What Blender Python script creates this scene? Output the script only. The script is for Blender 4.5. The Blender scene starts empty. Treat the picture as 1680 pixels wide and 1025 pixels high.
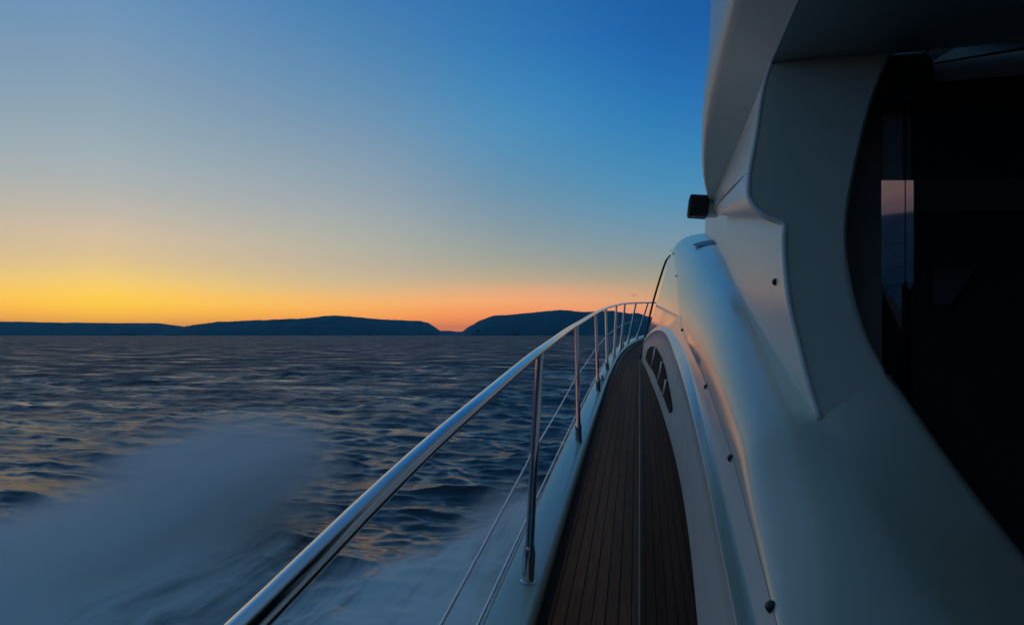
import bpy, bmesh, math, random
import numpy as np
from mathutils import Vector, Matrix
random.seed(7); rng = np.random.default_rng(11)
R = math.radians
scene = bpy.context.scene
COL = scene.collection

# ------------------------------------------------------------------ camera
EYE = 3.2                                   # eye height above the sea; boat frame: X starboard, Y forward
PSI = math.atan(0.21)                       # the camera looks this far to port of the bow
cam_d = bpy.data.cameras.new('camera')
cam = bpy.data.objects.new('camera', cam_d); COL.objects.link(cam)
cam.location = (0, 0, EYE)
cam.rotation_euler = (R(90), 0, PSI)
cam_d.sensor_width = 36; cam_d.lens = 36 * 1000 / 1680
cam_d.shift_y = 37.5 / 1680
cam_d.clip_start = 0.05; cam_d.clip_end = 60000
scene.camera = cam

# ------------------------------------------------------------------ view
scene.view_settings.view_transform = 'Standard'
scene.view_settings.look = 'None'
scene.view_settings.exposure = 0.0
scene.view_settings.gamma = 1.0
scene.cycles.use_denoising = True
scene.cycles.max_bounces = 12
scene.cycles.glossy_bounces = 4
scene.cycles.volume_bounces = 10
scene.cycles.caustics_reflective = False
scene.cycles.caustics_refractive = False

# ------------------------------------------------------------------ dusk sky
def lin(c):
    return tuple(((v / 255) / 12.92 if v / 255 <= 0.04045 else ((v / 255 + 0.055) / 1.055) ** 2.4) for v in c[:3])

SUN_AZ_CAM = -34.0                          # degrees right of the camera axis
SUN_AZ = math.degrees(PSI) - SUN_AZ_CAM     # degrees to port of the bow
sun_dir = Vector((-math.sin(R(SUN_AZ)), math.cos(R(SUN_AZ)), 0))

world = bpy.data.worlds.new('World'); scene.world = world
world.use_nodes = True
nt = world.node_tree; nt.nodes.clear()
def N(t, **kw):
    n = nt.nodes.new(t)
    for k, v in kw.items(): setattr(n, k, v)
    return n
def L(a, b): nt.links.new(a, b)
def M(op, a, b=None, clamp=False):
    n = N('ShaderNodeMath', operation=op, use_clamp=clamp)
    for i, v in enumerate((a, b)):
        if v is None: continue
        if isinstance(v, (int, float)): n.inputs[i].default_value = v
        else: L(v, n.inputs[i])
    return n.outputs[0]
tc = N('ShaderNodeTexCoord')
nrm = N('ShaderNodeVectorMath', operation='NORMALIZE'); L(tc.outputs['Generated'], nrm.inputs[0])
sep = N('ShaderNodeSeparateXYZ'); L(nrm.outputs[0], sep.inputs[0])
elev = M('MULTIPLY', M('ARCSINE', sep.outputs['Z']), 180 / math.pi)
flat = N('ShaderNodeCombineXYZ'); L(sep.outputs['X'], flat.inputs[0]); L(sep.outputs['Y'], flat.inputs[1])
fn = N('ShaderNodeVectorMath', operation='NORMALIZE'); L(flat.outputs[0], fn.inputs[0])
dt = N('ShaderNodeVectorMath', operation='DOT_PRODUCT'); L(fn.outputs[0], dt.inputs[0]); dt.inputs[1].default_value = sun_dir
daz = M('MULTIPLY', M('ARCCOSINE', M('MINIMUM', M('MAXIMUM', dt.outputs['Value'], -1.0), 1.0)), 180 / math.pi)
# colours read by elevation at five bearings away from the set sun
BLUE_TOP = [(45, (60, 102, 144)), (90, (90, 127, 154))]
SKY = {
    0:  [(-2, (250, 165, 60)), (0, (255, 168, 55)), (1.4, (255, 186, 52)), (2.6, (255, 202, 62)), (4.2, (246, 205, 108)), (6.0, (228, 199, 146)), (8.0, (215, 193, 163)),
         (10.5, (186, 183, 175)), (14, (160, 175, 182)), (18, (138, 162, 180)), (23.5, (114, 149, 183)), (30, (84, 135, 186))] + BLUE_TOP,
    20: [(-2, (248, 134, 58)), (0, (252, 140, 60)), (1.5, (255, 160, 68)), (2.8, (247, 179, 94)), (5.0, (207, 184, 145)), (7.6, (187, 180, 164)),
         (7.7, (186, 180, 164)), (11, (161, 170, 174)), (15.5, (133, 157, 176)), (20, (106, 145, 178)), (25, (80, 132, 178)), (30, (61, 119, 176))] + BLUE_TOP,
    34: [(-2, (244, 122, 62)), (0, (248, 130, 68)), (2.0, (246, 147, 85)), (3.4, (240, 168, 112)), (5.6, (184, 170, 144)), (8.5, (148, 160, 161)),
         (14, (103, 146, 175)), (19.5, (74, 140, 186)), (24, (55, 125, 182)), (29, (45, 110, 172))] + BLUE_TOP,
    50: [(-2, (226, 118, 84)), (0, (234, 126, 86)), (2.2, (228, 150, 106)), (3.6, (200, 160, 120)), (5.5, (158, 156, 140)), (8, (126, 151, 164)),
         (13.5, (74, 141, 184)), (19, (46, 120, 181)), (24, (33, 101, 169)), (29, (26, 88, 158))] + BLUE_TOP,
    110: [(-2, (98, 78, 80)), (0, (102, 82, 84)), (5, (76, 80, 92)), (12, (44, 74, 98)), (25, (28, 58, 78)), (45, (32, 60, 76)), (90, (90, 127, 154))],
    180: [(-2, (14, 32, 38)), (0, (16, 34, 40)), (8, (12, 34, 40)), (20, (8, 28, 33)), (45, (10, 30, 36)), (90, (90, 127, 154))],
}
def pchip(xs, ys):
    xs = np.asarray(xs, float); ys = np.asarray(ys, float)
    h = np.diff(xs); dl = np.diff(ys) / h
    m = np.zeros(len(xs))
    for i in range(1, len(xs) - 1):
        if dl[i - 1] * dl[i] > 0:
            w1, w2 = 2 * h[i] + h[i - 1], h[i] + 2 * h[i - 1]
            m[i] = (w1 + w2) / (w1 / dl[i - 1] + w2 / dl[i])
    m[0], m[-1] = dl[0], dl[-1]
    def f(x):
        x = np.asarray(x, float); i = np.clip(np.searchsorted(xs, x) - 1, 0, len(xs) - 2)
        t = (x - xs[i]) / h[i]; te = t
        t = np.clip(t, 0, 1)
        v = (1 + 2 * t) * (1 - t) ** 2 * ys[i] + t * (1 - t) ** 2 * h[i] * m[i] + t * t * (3 - 2 * t) * ys[i + 1] + t * t * (t - 1) * h[i] * m[i + 1]
        v = v + np.where(te < 0, (te * h[i]) * m[0], 0) + np.where(te > 1, ((te - 1) * h[i]) * m[-1], 0)
        return v
    return f
EL0, EL1 = -2.0, 90.0
EG = [-2, 0, .8, 1.6, 2.4, 3.2, 4.2, 5.2, 6.4, 7.8, 9.5, 11.5, 13.5, 16, 19, 22, 25.5, 29.5, 36, 45, 60, 90]
AG = [0, 6, 12, 18, 23, 28, 33, 38, 43, 48, 54, 62, 74, 92, 116, 146, 180]
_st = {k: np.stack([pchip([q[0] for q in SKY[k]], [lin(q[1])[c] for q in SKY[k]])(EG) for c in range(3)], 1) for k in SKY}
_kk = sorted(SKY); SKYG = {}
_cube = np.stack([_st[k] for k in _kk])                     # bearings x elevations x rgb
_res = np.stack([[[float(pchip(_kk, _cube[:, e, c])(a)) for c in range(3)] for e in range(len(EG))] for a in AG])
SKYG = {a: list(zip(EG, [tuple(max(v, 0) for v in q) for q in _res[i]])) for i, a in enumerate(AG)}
# square-root spacing gives the low sky most of the ramp
fac = M('SQRT', M('DIVIDE', M('SUBTRACT', elev, EL0), EL1 - EL0, ), None)
fac = M('SQRT', M('MAXIMUM', M('DIVIDE', M('SUBTRACT', elev, EL0), EL1 - EL0), 0.0))
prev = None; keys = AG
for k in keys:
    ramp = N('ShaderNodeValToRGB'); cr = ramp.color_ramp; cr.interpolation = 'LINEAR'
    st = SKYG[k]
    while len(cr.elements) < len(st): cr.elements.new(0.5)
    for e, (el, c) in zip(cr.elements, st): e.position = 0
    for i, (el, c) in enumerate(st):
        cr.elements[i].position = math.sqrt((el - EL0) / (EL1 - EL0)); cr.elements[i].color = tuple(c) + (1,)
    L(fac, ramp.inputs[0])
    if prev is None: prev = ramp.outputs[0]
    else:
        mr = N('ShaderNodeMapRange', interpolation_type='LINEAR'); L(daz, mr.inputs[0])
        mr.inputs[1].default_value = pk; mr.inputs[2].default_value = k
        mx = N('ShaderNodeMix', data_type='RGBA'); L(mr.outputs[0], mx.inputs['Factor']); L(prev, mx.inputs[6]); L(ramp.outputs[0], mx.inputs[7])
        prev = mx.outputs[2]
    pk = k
# two small rosy wisps of cloud low over the bow
def wisp(col, px, py, sx, sy, amount, rgb):
    rx, rz = (px - 840) / 1000, (550 - py) / 1000
    d = Vector((-math.sin(PSI) + rx * math.cos(PSI), math.cos(PSI) + rx * math.sin(PSI), rz)).normalized()
    rt = Vector((d.y, -d.x, 0)).normalized(); up = rt.cross(d).normalized()
    def comp(v, s):
        n = N('ShaderNodeVectorMath', operation='DOT_PRODUCT'); L(nrm.outputs[0], n.inputs[0]); n.inputs[1].default_value = v
        q = M('DIVIDE', n.outputs['Value'], s); return M('MULTIPLY', q, q)
    fw = N('ShaderNodeVectorMath', operation='DOT_PRODUCT'); L(nrm.outputs[0], fw.inputs[0]); fw.inputs[1].default_value = d
    g = M('MULTIPLY', M('EXPONENT', M('MULTIPLY', M('ADD', comp(rt, sx), comp(up, sy)), -1.0)), amount)
    g = M('MULTIPLY', g, M('GREATER_THAN', fw.outputs['Value'], 0.0))
    m = N('ShaderNodeMix', data_type='RGBA'); L(g, m.inputs['Factor']); L(col, m.inputs[6]); m.inputs[7].default_value = lin(rgb) + (1,)
    return m.outputs[2]
prev = wisp(prev, 1040, 484, 0.0050, 0.0019, 0.75, (216, 112, 112))
prev = wisp(prev, 1063, 486, 0.0040, 0.0012, 0.4, (206, 128, 116))
bst = N('ShaderNodeMapRange', interpolation_type='SMOOTHSTEP'); L(elev, bst.inputs[0])      # the haze in front takes this much of the low sky away
bst.inputs[1].default_value = 0.2; bst.inputs[2].default_value = 7.0; bst.inputs[3].default_value = 1.38; bst.inputs[4].default_value = 1.03
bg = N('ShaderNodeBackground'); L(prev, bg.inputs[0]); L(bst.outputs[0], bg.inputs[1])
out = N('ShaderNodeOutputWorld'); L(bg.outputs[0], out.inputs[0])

# ------------------------------------------------------------------ helpers
CP, SP = math.cos(PSI), math.sin(PSI)
def ray(px, py):
    rx, rz = (px - 840) / 1000, (550 - py) / 1000
    return np.array((-SP + rx * CP, CP + rx * SP, rz))
ORG = np.array((0, 0, EYE))
def at_y(px, py, Y):                        # the point in the boat frame that lies Y metres ahead
    d = ray(px, py); return ORG + d * (Y / d[1])
def at_plane(px, py, p, n):
    d = ray(px, py); n = np.asarray(n, float)
    return ORG + d * (np.dot(np.asarray(p, float) - ORG, n) / np.dot(d, n))
def at_sea(px, py): return at_plane(px, py, (0, 0, 0), (0, 0, 1))

def curve(pts, n):                          # Catmull-Rom through 3-D points, n samples
    P = np.asarray(pts, float)
    d = np.concatenate([[0], np.cumsum(np.linalg.norm(np.diff(P, axis=0), axis=1) ** 0.5)])
    if n is None: n = 12 * len(P)
    t = np.linspace(0, d[-1], n); out = []
    Pe = np.vstack([2 * P[0] - P[1], P, 2 * P[-1] - P[-2]])
    de = np.concatenate([[-(d[1] - d[0])], d, [2 * d[-1] - d[-2]]])
    for q in t:
        i = min(max(np.searchsorted(d, q, side='right') - 1, 0), len(P) - 2)
        p0, p1, p2, p3 = Pe[i:i + 4]; t0, t1, t2, t3 = de[i:i + 4]
        A1 = (t1 - q) / (t1 - t0) * p0 + (q - t0) / (t1 - t0) * p1
        A2 = (t2 - q) / (t2 - t1) * p1 + (q - t1) / (t2 - t1) * p2
        A3 = (t3 - q) / (t3 - t2) * p2 + (q - t2) / (t3 - t2) * p3
        B1 = (t2 - q) / (t2 - t0) * A1 + (q - t0) / (t2 - t0) * A2
        B2 = (t3 - q) / (t3 - t1) * A2 + (q - t1) / (t3 - t1) * A3
        out.append((t2 - q) / (t2 - t1) * B1 + (q - t1) / (t2 - t1) * B2)
    return np.array(out)

def link(name, me, mat=None, parent=None, smooth=True):
    o = bpy.data.objects.new(name, me); COL.objects.link(o)
    if mat: me.materials.append(mat)
    if smooth: me.polygons.foreach_set('use_smooth', [True] * len(me.polygons))
    if parent: o.parent = parent
    return o
def mesh(name, verts, faces, mat=None, parent=None, smooth=True):
    me = bpy.data.meshes.new(name); me.from_pydata([tuple(map(float, v)) for v in verts], [], faces); me.update()
    return link(name, me, mat, parent, smooth)
class MB:
    def __init__(s): s.v = []; s.f = []
    def add(s, v, f):
        b = len(s.v); s.v += [tuple(map(float, p)) for p in v]; s.f += [tuple(i + b for i in q) for q in f]; return s
    def grid(s, rows, flip=False, close=False):
        rows = [list(r) for r in rows]; n, m = len(rows), len(rows[0]); f = []
        for i in range(n - 1):
            for j in range(m if close else m - 1):
                q = (i * m + j, i * m + (j + 1) % m, (i + 1) * m + (j + 1) % m, (i + 1) * m + j)
                f.append(q[::-1] if flip else q)
        return s.add([p for r in rows for p in r], f)
    def tube(s, path, r, seg=12, caps=True):
        P = np.asarray(path, float); rr = np.full(len(P), r) if np.isscalar(r) else np.asarray(r, float)
        T = np.gradient(P, axis=0); T /= np.linalg.norm(T, axis=1)[:, None]
        ref = np.array((0, 0, 1.)) if abs(T[0][2]) < .9 else np.array((1., 0, 0))
        rows = []
        for p, t, q in zip(P, T, rr):
            a = np.cross(t, ref); a /= np.linalg.norm(a); b = np.cross(a, t); ref = b
            rows.append([p + q * (math.cos(k) * a + math.sin(k) * b) for k in np.linspace(0, 2 * math.pi, seg, endpoint=False)])
        b0 = len(s.v); s.grid(rows, close=True)
        if caps:
            s.f.append(tuple(b0 + k for k in range(seg))[::-1]); e = b0 + (len(P) - 1) * seg
            s.f.append(tuple(e + k for k in range(seg)))
        return s
    def box(s, c, size, rot=None):
        c = np.asarray(c, float); h = np.asarray(size, float) / 2
        V = np.array([(x, y, z) for x in (-1, 1) for y in (-1, 1) for z in (-1, 1)]) * h
        if rot is not None: V = V @ np.array(rot.to_3x3()).T
        return s.add(V + c, [(0, 1, 3, 2), (4, 6, 7, 5), (0, 4, 5, 1), (2, 3, 7, 6), (0, 2, 6, 4), (1, 5, 7, 3)])
    def dome(s, c, n, r, h, seg=14, rings=5):
        n = np.asarray(n, float) / np.linalg.norm(n); a = np.cross(n, (0, 0, 1.)); a /= np.linalg.norm(a); b = np.cross(n, a)
        rows = [[np.asarray(c) + n * h * math.sin(t) + r * math.cos(t) * (math.cos(k) * a + math.sin(k) * b) for k in np.linspace(0, 2 * math.pi, seg, endpoint=False)]
                for t in np.linspace(0, math.pi / 2 * .98, rings)]
        return s.grid(rows, close=True)
    def build(s, name, mat=None, parent=None, smooth=True, bevel=0, weld=True):
        o = mesh(name, s.v, s.f, mat, parent, smooth)
        bm = bmesh.new(); bm.from_mesh(o.data)
        if weld: bmesh.ops.remove_doubles(bm, verts=bm.verts, dist=1e-5)
        bmesh.ops.recalc_face_normals(bm, faces=bm.faces)
        if bevel: bmesh.ops.bevel(bm, geom=[e for e in bm.edges], offset=bevel, segments=3, profile=.5, affect='EDGES')
        bm.to_mesh(o.data); bm.free()
        if smooth: o.data.polygons.foreach_set('use_smooth', [True] * len(o.data.polygons))
        return o
def sharp(o, deg=35):
    bm = bmesh.new(); bm.from_mesh(o.data)
    for e in bm.edges:
        if len(e.link_faces) == 2 and e.calc_face_angle(0) > R(deg): e.smooth = False
    bm.to_mesh(o.data); bm.free(); return o
def tag(o, label=None, cat=None, kind=None, group=None):
    for k, v in (('label', label), ('category', cat), ('kind', kind), ('group', group)):
        if v: o[k] = v
    return o

# ------------------------------------------------------------------ materials
class Mat:
    def __init__(s, name):
        s.m = bpy.data.materials.new(name); s.m.use_nodes = True; s.t = s.m.node_tree
        s.b = s.t.nodes['Principled BSDF']; s.o = s.t.nodes['Material Output']
    def n(s, t, **kw):
        x = s.t.nodes.new(t)
        for k, v in kw.items():
            if hasattr(x, k): setattr(x, k, v)
            else: x.inputs[k].default_value = v
        return x
    def l(s, a, b): s.t.links.new(a, b)
    def set(s, **kw):
        for k, v in kw.items(): s.b.inputs[k.replace('_', ' ')].default_value = v
        return s
    def coords(s, scale=(1, 1, 1), which='Object'):
        c = s.n('ShaderNodeTexCoord'); mp = s.n('ShaderNodeMapping'); mp.inputs['Scale'].default_value = scale
        s.l(c.outputs[which], mp.inputs[0]); return mp.outputs[0]
    def noise(s, vec, scale, detail=4, rough=.5, dist=0):
        x = s.n('ShaderNodeTexNoise'); s.l(vec, x.inputs['Vector']); x.inputs['Scale'].default_value = scale
        x.inputs['Detail'].default_value = detail; x.inputs['Roughness'].default_value = rough; x.inputs['Distortion'].default_value = dist
        return x.outputs['Fac']
    def ramp(s, fac, stops):
        x = s.n('ShaderNodeValToRGB'); e = x.color_ramp.elements
        while len(e) < len(stops): e.new(.5)
        for i, (p, c) in enumerate(stops): e[i].position = p; e[i].color = (c if len(c) == 4 else tuple(c) + (1,))
        s.l(fac, x.inputs[0]); return x.outputs[0]
    def rough(s, vec, scale, lo, hi):
        x = s.n('ShaderNodeMapRange'); s.l(s.noise(vec, scale, 5), x.inputs[0]); x.inputs[1].default_value = .3; x.inputs[2].default_value = .7
        x.inputs[3].default_value = lo; x.inputs[4].default_value = hi; s.l(x.outputs[0], s.b.inputs['Roughness'])
    def bump(s, h, strength, dist):
        x = s.n('ShaderNodeBump'); x.inputs['Strength'].default_value = strength; x.inputs['Distance'].default_value = dist
        s.l(h, x.inputs['Height']); s.l(x.outputs[0], s.b.inputs['Normal']); return x

def gelcoat(name, base, lo, hi, coat=0.0):
    m = Mat(name); v = m.coords()
    m.l(m.ramp(m.noise(v, 3.0, 6, .6), [(.3, tuple(c * .94 for c in base)), (.7, base)]), m.b.inputs['Base Color'])
    m.rough(v, 9.0, lo, hi); m.set(IOR=1.5, Coat_Weight=coat, Coat_Roughness=.02)
    return m.m
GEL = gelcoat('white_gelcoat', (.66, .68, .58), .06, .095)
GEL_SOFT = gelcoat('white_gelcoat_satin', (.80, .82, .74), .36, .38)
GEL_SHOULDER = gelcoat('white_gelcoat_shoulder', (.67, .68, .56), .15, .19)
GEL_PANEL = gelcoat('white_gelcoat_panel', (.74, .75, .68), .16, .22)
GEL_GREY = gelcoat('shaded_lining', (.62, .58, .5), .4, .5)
def plain(name, base, rough, metal=0.0, ior=1.5):
    m = Mat(name); v = m.coords()
    m.l(m.ramp(m.noise(v, 6.0, 5), [(.3, tuple(c * .85 for c in base)), (.7, base)]), m.b.inputs['Base Color'])
    m.rough(v, 14.0, rough * .8, rough * 1.2); m.set(Metallic=metal, IOR=ior); return m.m
STEEL = plain('polished_stainless', (.74, .75, .76), .10, 1.0)
WIRE = plain('wire_stainless', (.72, .72, .7), .25, 1.0)
BLACK = plain('black_plastic', (.012, .012, .013), .4)
RUBBER = plain('black_rubber_seal', (.01, .01, .01), .5)
GLASS = plain('dark_tinted_glass', (.006, .006, .007), .03)
MIRROR = plain('reflective_door_strip', (.52, .52, .55), .03, .9)
DARKLINING = plain('dark_lining', (.22, .21, .20), .6)
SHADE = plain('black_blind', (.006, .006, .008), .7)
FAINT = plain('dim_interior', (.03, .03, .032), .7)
TRIM = plain('satin_grey_trim', (.16, .15, .14), .38, .6)
DARK = plain('dark_reflection', (.006, .010, .016), .75); DARK.node_tree.nodes['Principled BSDF'].inputs['Specular IOR Level'].default_value = .06  # dark fill for the reflections shaped near the bow
SNAP = plain('snap_metal', (.07, .07, .075), .35, 1.0)
LENS = plain('port_light_lens', (.10, .004, .004), .15)

def teak():
    m = Mat('teak_planks')
    uv = m.n('ShaderNodeUVMap'); uv.uv_map = 'UVMap'
    sp = m.n('ShaderNodeSeparateXYZ'); m.l(uv.outputs[0], sp.inputs[0])
    def mt(op, a, b=None):
        x = m.n('ShaderNodeMath', operation=op)
        for i, v in enumerate((a, b)):
            if v is None: continue
            if isinstance(v, (int, float)): x.inputs[i].default_value = v
            else: m.l(v, x.inputs[i])
        return x.outputs[0]
    q = mt('DIVIDE', sp.outputs[0], .056)
    idx = mt('FLOOR', q); fr = mt('FRACT', q)
    edge = mt('MINIMUM', fr, mt('SUBTRACT', 1.0, fr))
    seam = m.ramp(edge, [(.03, (0, 0, 0)), (.055, (1, 1, 1))])
    # butt joints staggered from plank to plank
    wn = m.n('ShaderNodeTexWhiteNoise', noise_dimensions='1D'); m.l(idx, wn.inputs['W'])
    ly = mt('ADD', mt('DIVIDE', sp.outputs[1], 2.6), wn.outputs['Value'])
    fy = mt('FRACT', ly); ey = mt('MINIMUM', fy, mt('SUBTRACT', 1.0, fy))
    butt = m.ramp(ey, [(.0008, (0, 0, 0)), (.0014, (1, 1, 1))])
    gap = seam
    wn2 = m.n('ShaderNodeTexWhiteNoise', noise_dimensions='2D')
    cb = m.n('ShaderNodeCombineXYZ'); m.l(idx, cb.inputs[0]); m.l(mt('FLOOR', ly), cb.inputs[1]); m.l(cb.outputs[0], wn2.inputs['Vector'])
    mp = m.n('ShaderNodeMapping'); m.l(uv.outputs[0], mp.inputs[0]); mp.inputs['Scale'].default_value = (60, 2.2, 1)
    off = m.n('ShaderNodeVectorMath', operation='ADD'); m.l(mp.outputs[0], off.inputs[0]); m.l(wn2.outputs['Color'], off.inputs[1])
    grain = m.noise(off.outputs[0], 2.2, 8, .65, .4)
    base = m.ramp(grain, [(.25, (.20, .062, .027)), (.55, (.38, .122, .054)), (.8, (.52, .20, .09))])
    tone = m.n('ShaderNodeHueSaturation'); m.l(base, tone.inputs['Color'])
    vv = m.n('ShaderNodeMapRange'); m.l(wn2.outputs['Value'], vv.inputs[0]); vv.inputs[3].default_value = .72; vv.inputs[4].default_value = 1.15
    m.l(vv.outputs[0], tone.inputs['Value'])
    mx = m.n('ShaderNodeMix', data_type='RGBA'); m.l(gap, mx.inputs['Factor']); mx.inputs[6].default_value = (.004, .004, .004, 1); m.l(tone.outputs[0], mx.inputs[7])
    m.l(mx.outputs[2], m.b.inputs['Base Color'])
    rr = m.n('ShaderNodeMapRange'); m.l(grain, rr.inputs[0]); rr.inputs[3].default_value = .62; rr.inputs[4].default_value = .8
    m.l(rr.outputs[0], m.b.inputs['Roughness']); m.set(Specular_IOR_Level=.12)
    hh = mt('ADD', mt('MULTIPLY', gap, .8), mt('MULTIPLY', grain, .25))
    m.bump(hh, .5, .004)
    return m.m
TEAK = teak()
MARGIN = plain('dark_margin', (.035, .024, .018), .5)

# ------------------------------------------------------------------ the yacht: deck, bulwark, rail
def foot(Y): return EYE - 1.454 + .085 * np.asarray(Y, float) - .0012 * np.maximum(np.asarray(Y, float) - 11.0, 0) ** 2
yacht = bpy.data.objects.new('motor_yacht', None); COL.objects.link(yacht)
tag(yacht, 'white motor yacht under way, seen along its port side deck', 'yacht')

edgeX = pchip([-4, 0, 3, 6, 8.5, 10.5, 12, 13.3, 14.4, 15.4, 16.4, 17.4, 18.4], [-.36, -.42, -.455, -.468, -.468, -.44, -.39, -.30, -.18, -.02, .25, .75, 1.9])
Ys = np.concatenate([np.linspace(-4, 10, 57), np.linspace(10.2, 18.3, 60)])
def cap_out(Y):
    Y = np.asarray(Y, float); return edgeX(Y) - np.interp(Y, [-4, 2, 6, 12, 18.4], [.17, .17, .16, .13, .12])
def cap_in(Y): return edgeX(Y) + .0
CAPH = .10

# deck, with plank coordinates running along the deck edge
mb = MB(); rows = []; uvs = []
for Y in Ys:
    x0 = float(edgeX(Y)) + .028; xs = np.linspace(0, 1, 14) * (max(.05, 0.05 - x0 if Y < 11 else 2.6 - x0)) + x0
    rows.append([(x, Y, float(foot(Y))) for x in xs]); uvs.append([(x - x0 + .004, Y) for x in xs])
mb.grid(rows)
deck = mesh('teak_deck', mb.v, [f[::-1] for f in mb.f], TEAK, yacht)
uvl = deck.data.uv_layers.new(name='UVMap'); fl = [u for r in uvs for u in r]
for lp in deck.data.loops: uvl.data[lp.index].uv = fl[lp.vertex_index]

# bulwark: inner face, rounded cap, outer edge
def bulwark_section(Y):
    xi, xo, z = float(cap_in(Y)), float(cap_out(Y)), float(foot(Y))
    return [(xi + .030, Y, z - .03), (xi + .026, Y, z + .045), (xi + .018, Y, z + CAPH - .016), (xi + .009, Y, z + CAPH - .004), (xi, Y, z + CAPH), (xi - .03, Y, z + CAPH + .003),
            (.5 * (xi + xo), Y, z + CAPH + .006), (xo + .02, Y, z + CAPH + .004), (xo + .004, Y, z + CAPH - .002), (xo - .004, Y, z + CAPH - .014), (xo - .004, Y, z + CAPH - .07), (xo + .01, Y, z + CAPH - .11)]
bul = MB().grid([bulwark_section(Y) for Y in Ys]).build('bulwark', GEL, yacht)
# even dark brown strip between cap and planks
MB().grid([[(float(cap_in(Y)) + .034, Y, float(foot(Y)) + .05), (float(cap_in(Y)) + .038, Y, float(foot(Y)) + .012), (float(cap_in(Y)) + .062, Y, float(foot(Y)) + .004), (float(cap_in(Y)) + .066, Y, float(foot(Y)) - .01)] for Y in Ys]).build('margin_strip', MARGIN, yacht)
# slim bright moulding along the outer edge of the cap
MB().tube([(float(cap_out(Y)) - .012, Y, float(foot(Y)) + CAPH + .004) for Y in Ys], .007, 8).build('edge_moulding', WIRE, bul)
# hull side
def hull_section(Y):
    xo, z = float(cap_out(Y)), float(foot(Y)) + CAPH - .09
    t = np.linspace(0, 1, 10); bow = np.clip((Y - 6) / 12, 0, 1)
    return [(xo + .004 + (.25 * q ** 1.5) + bow * 1.3 * q, Y - bow * 1.2 * q, z + (-.6 - z) * q) for q in t]
MB().grid([hull_section(Y) for Y in Ys]).build('hull', GEL, yacht)

# guard rail
railX = pchip([-4, .3, .594, .93, 1.256, 1.73, 2.73, 5.2, 7.7, 9.6, 11.2, 12.6, 14.0, 15.3, 16.5, 17.6, 18.2], [-.36, -.412, -.42, -.428, -.432, -.436, -.446, -.532, -.546, -.52, -.42, -.30, -.09, .19, .55, 1.15, 1.9])
railZ = pchip([-4, .3, .594, .93, 1.256, 1.73, 2.73, 5.2, 7.7, 9.6, 11.2, 12.6, 14.0, 15.3, 16.5, 18.2], [-.75, -.352, -.317, -.2695, -.2267, -.1746, -.0725, .09, .28, .42, .545, .645, .73, .80, .86, .93])
rY = np.concatenate([np.linspace(-4, 3, 60), np.linspace(3.1, 18.2, 120)])
rail = MB().tube([(float(railX(y)), y, EYE + float(railZ(y))) for y in rY], .0195, 20).build('guard_rail', STEEL, yacht)
stY = [-2.2, .25, 2.73, 5.2, 7.7, 9.6, 11.2, 12.6, 14.0, 15.3, 16.5, 17.6]
wires = []
for Y in stY:
    b = np.array((float(cap_out(Y)) * .28 + float(cap_in(Y)) * .72, Y, float(foot(Y)) + CAPH + .002)); t = np.array((float(railX(Y)), Y, EYE + float(railZ(Y)) - .012))
    d = t - b; ln = np.linalg.norm(d); d /= ln
    prof = [(0, .034), (.004, .034), (.006, .029), (.10, .029), (.13, .0285), (.16, .024), (.175, .0205), (ln, .0185)]
    mb = MB(); mb.tube([b + d * s for s, r in prof], [r for s, r in prof], 18)
    mb.tube([t - d * .02, t + d * .004], .021, 16)
    o = mb.build('stanchion', STEEL, rail); sharp(o, 40)
    p = b + d * ln * .56 + np.array((-.012, 0, 0)); wires.append(p)
    MB().tube([p + np.array((.014, 0, 0)), p + np.array((-.010, 0, 0))], .007, 10).build('wire_eye', STEEL, o)
wp = []
for a, c in zip(wires[:-1], wires[1:]):
    for s in np.linspace(0, 1, 9)[:-1]: q = a + (c - a) * s; q = q - np.array((0, 0, .012 * 4 * s * (1 - s))); wp.append(q)
wp.append(wires[-1])
MB().tube(wp, .0045, 8).build('guard_wire', WIRE, rail)

# mooring cleat and fairlead on the cap
for Yc in (8.6, 13.3):
    z = float(foot(Yc)) + CAPH + .006; x = float(cap_in(Yc)) - .05
    mb = MB()
    for s in (-.07, .07): mb.tube([(x, Yc + s, z - .004), (x, Yc + s, z + .05)], [.024, .018], 12)
    mb.tube([(x, Yc - .19, z + .058), (x, Yc - .15, z + .062), (x, Yc - .07, z + .058), (x, Yc + .07, z + .058), (x, Yc + .15, z + .062), (x, Yc + .19, z + .058)], [.010, .016, .020, .020, .016, .010], 12)
    mb.build('mooring_cleat', STEEL, bul)

# ------------------------------------------------------------------ the yacht: deckhouse
TH = R(15); ST, CT = math.sin(TH), math.cos(TH)
PN = np.array((-CT, -.0, ST)); slope = .085                 # outward normal of the leaning cabin side
PN = np.cross(np.array((0, 1, slope)), np.array((ST, 0, CT))); PN = -PN / np.linalg.norm(PN) if PN[0] > 0 else PN / np.linalg.norm(PN)
P0 = np.array((0, 0, EYE - 1.454))
def on_side(px, py, off=0.0): return at_plane(px, py, P0 + PN * off, PN)
def side(Y, h): return np.array((h * ST / CT, Y, EYE - 1.454 + .085 * Y + h))
kn = [(.3, .72), (.7, .80), (1.17, .87), (1.82, .956), (2.655, 1.02), (4.52, 1.11), (7.2, 1.52), (9.2, 1.80), (10.85, 1.94)]
knuckle_h = pchip(*zip(*kn))
KY = np.concatenate([np.linspace(.3, 2.6, 24), np.linspace(2.75, 10.85, 40)])
rows = []
for Y in KY:
    t = (Y - .3) / (10.85 - .3); a = side(.3 + t * (11.62 - .3), 0.0); k = side(Y, float(knuckle_h(Y)))
    a = a - np.array((ST, 0, CT)) * .05
    rows.append([a + (k - a) * s for s in np.linspace(0, 1, 9)])
cs = MB().grid(rows); n_plane = len(cs.f)
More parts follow.
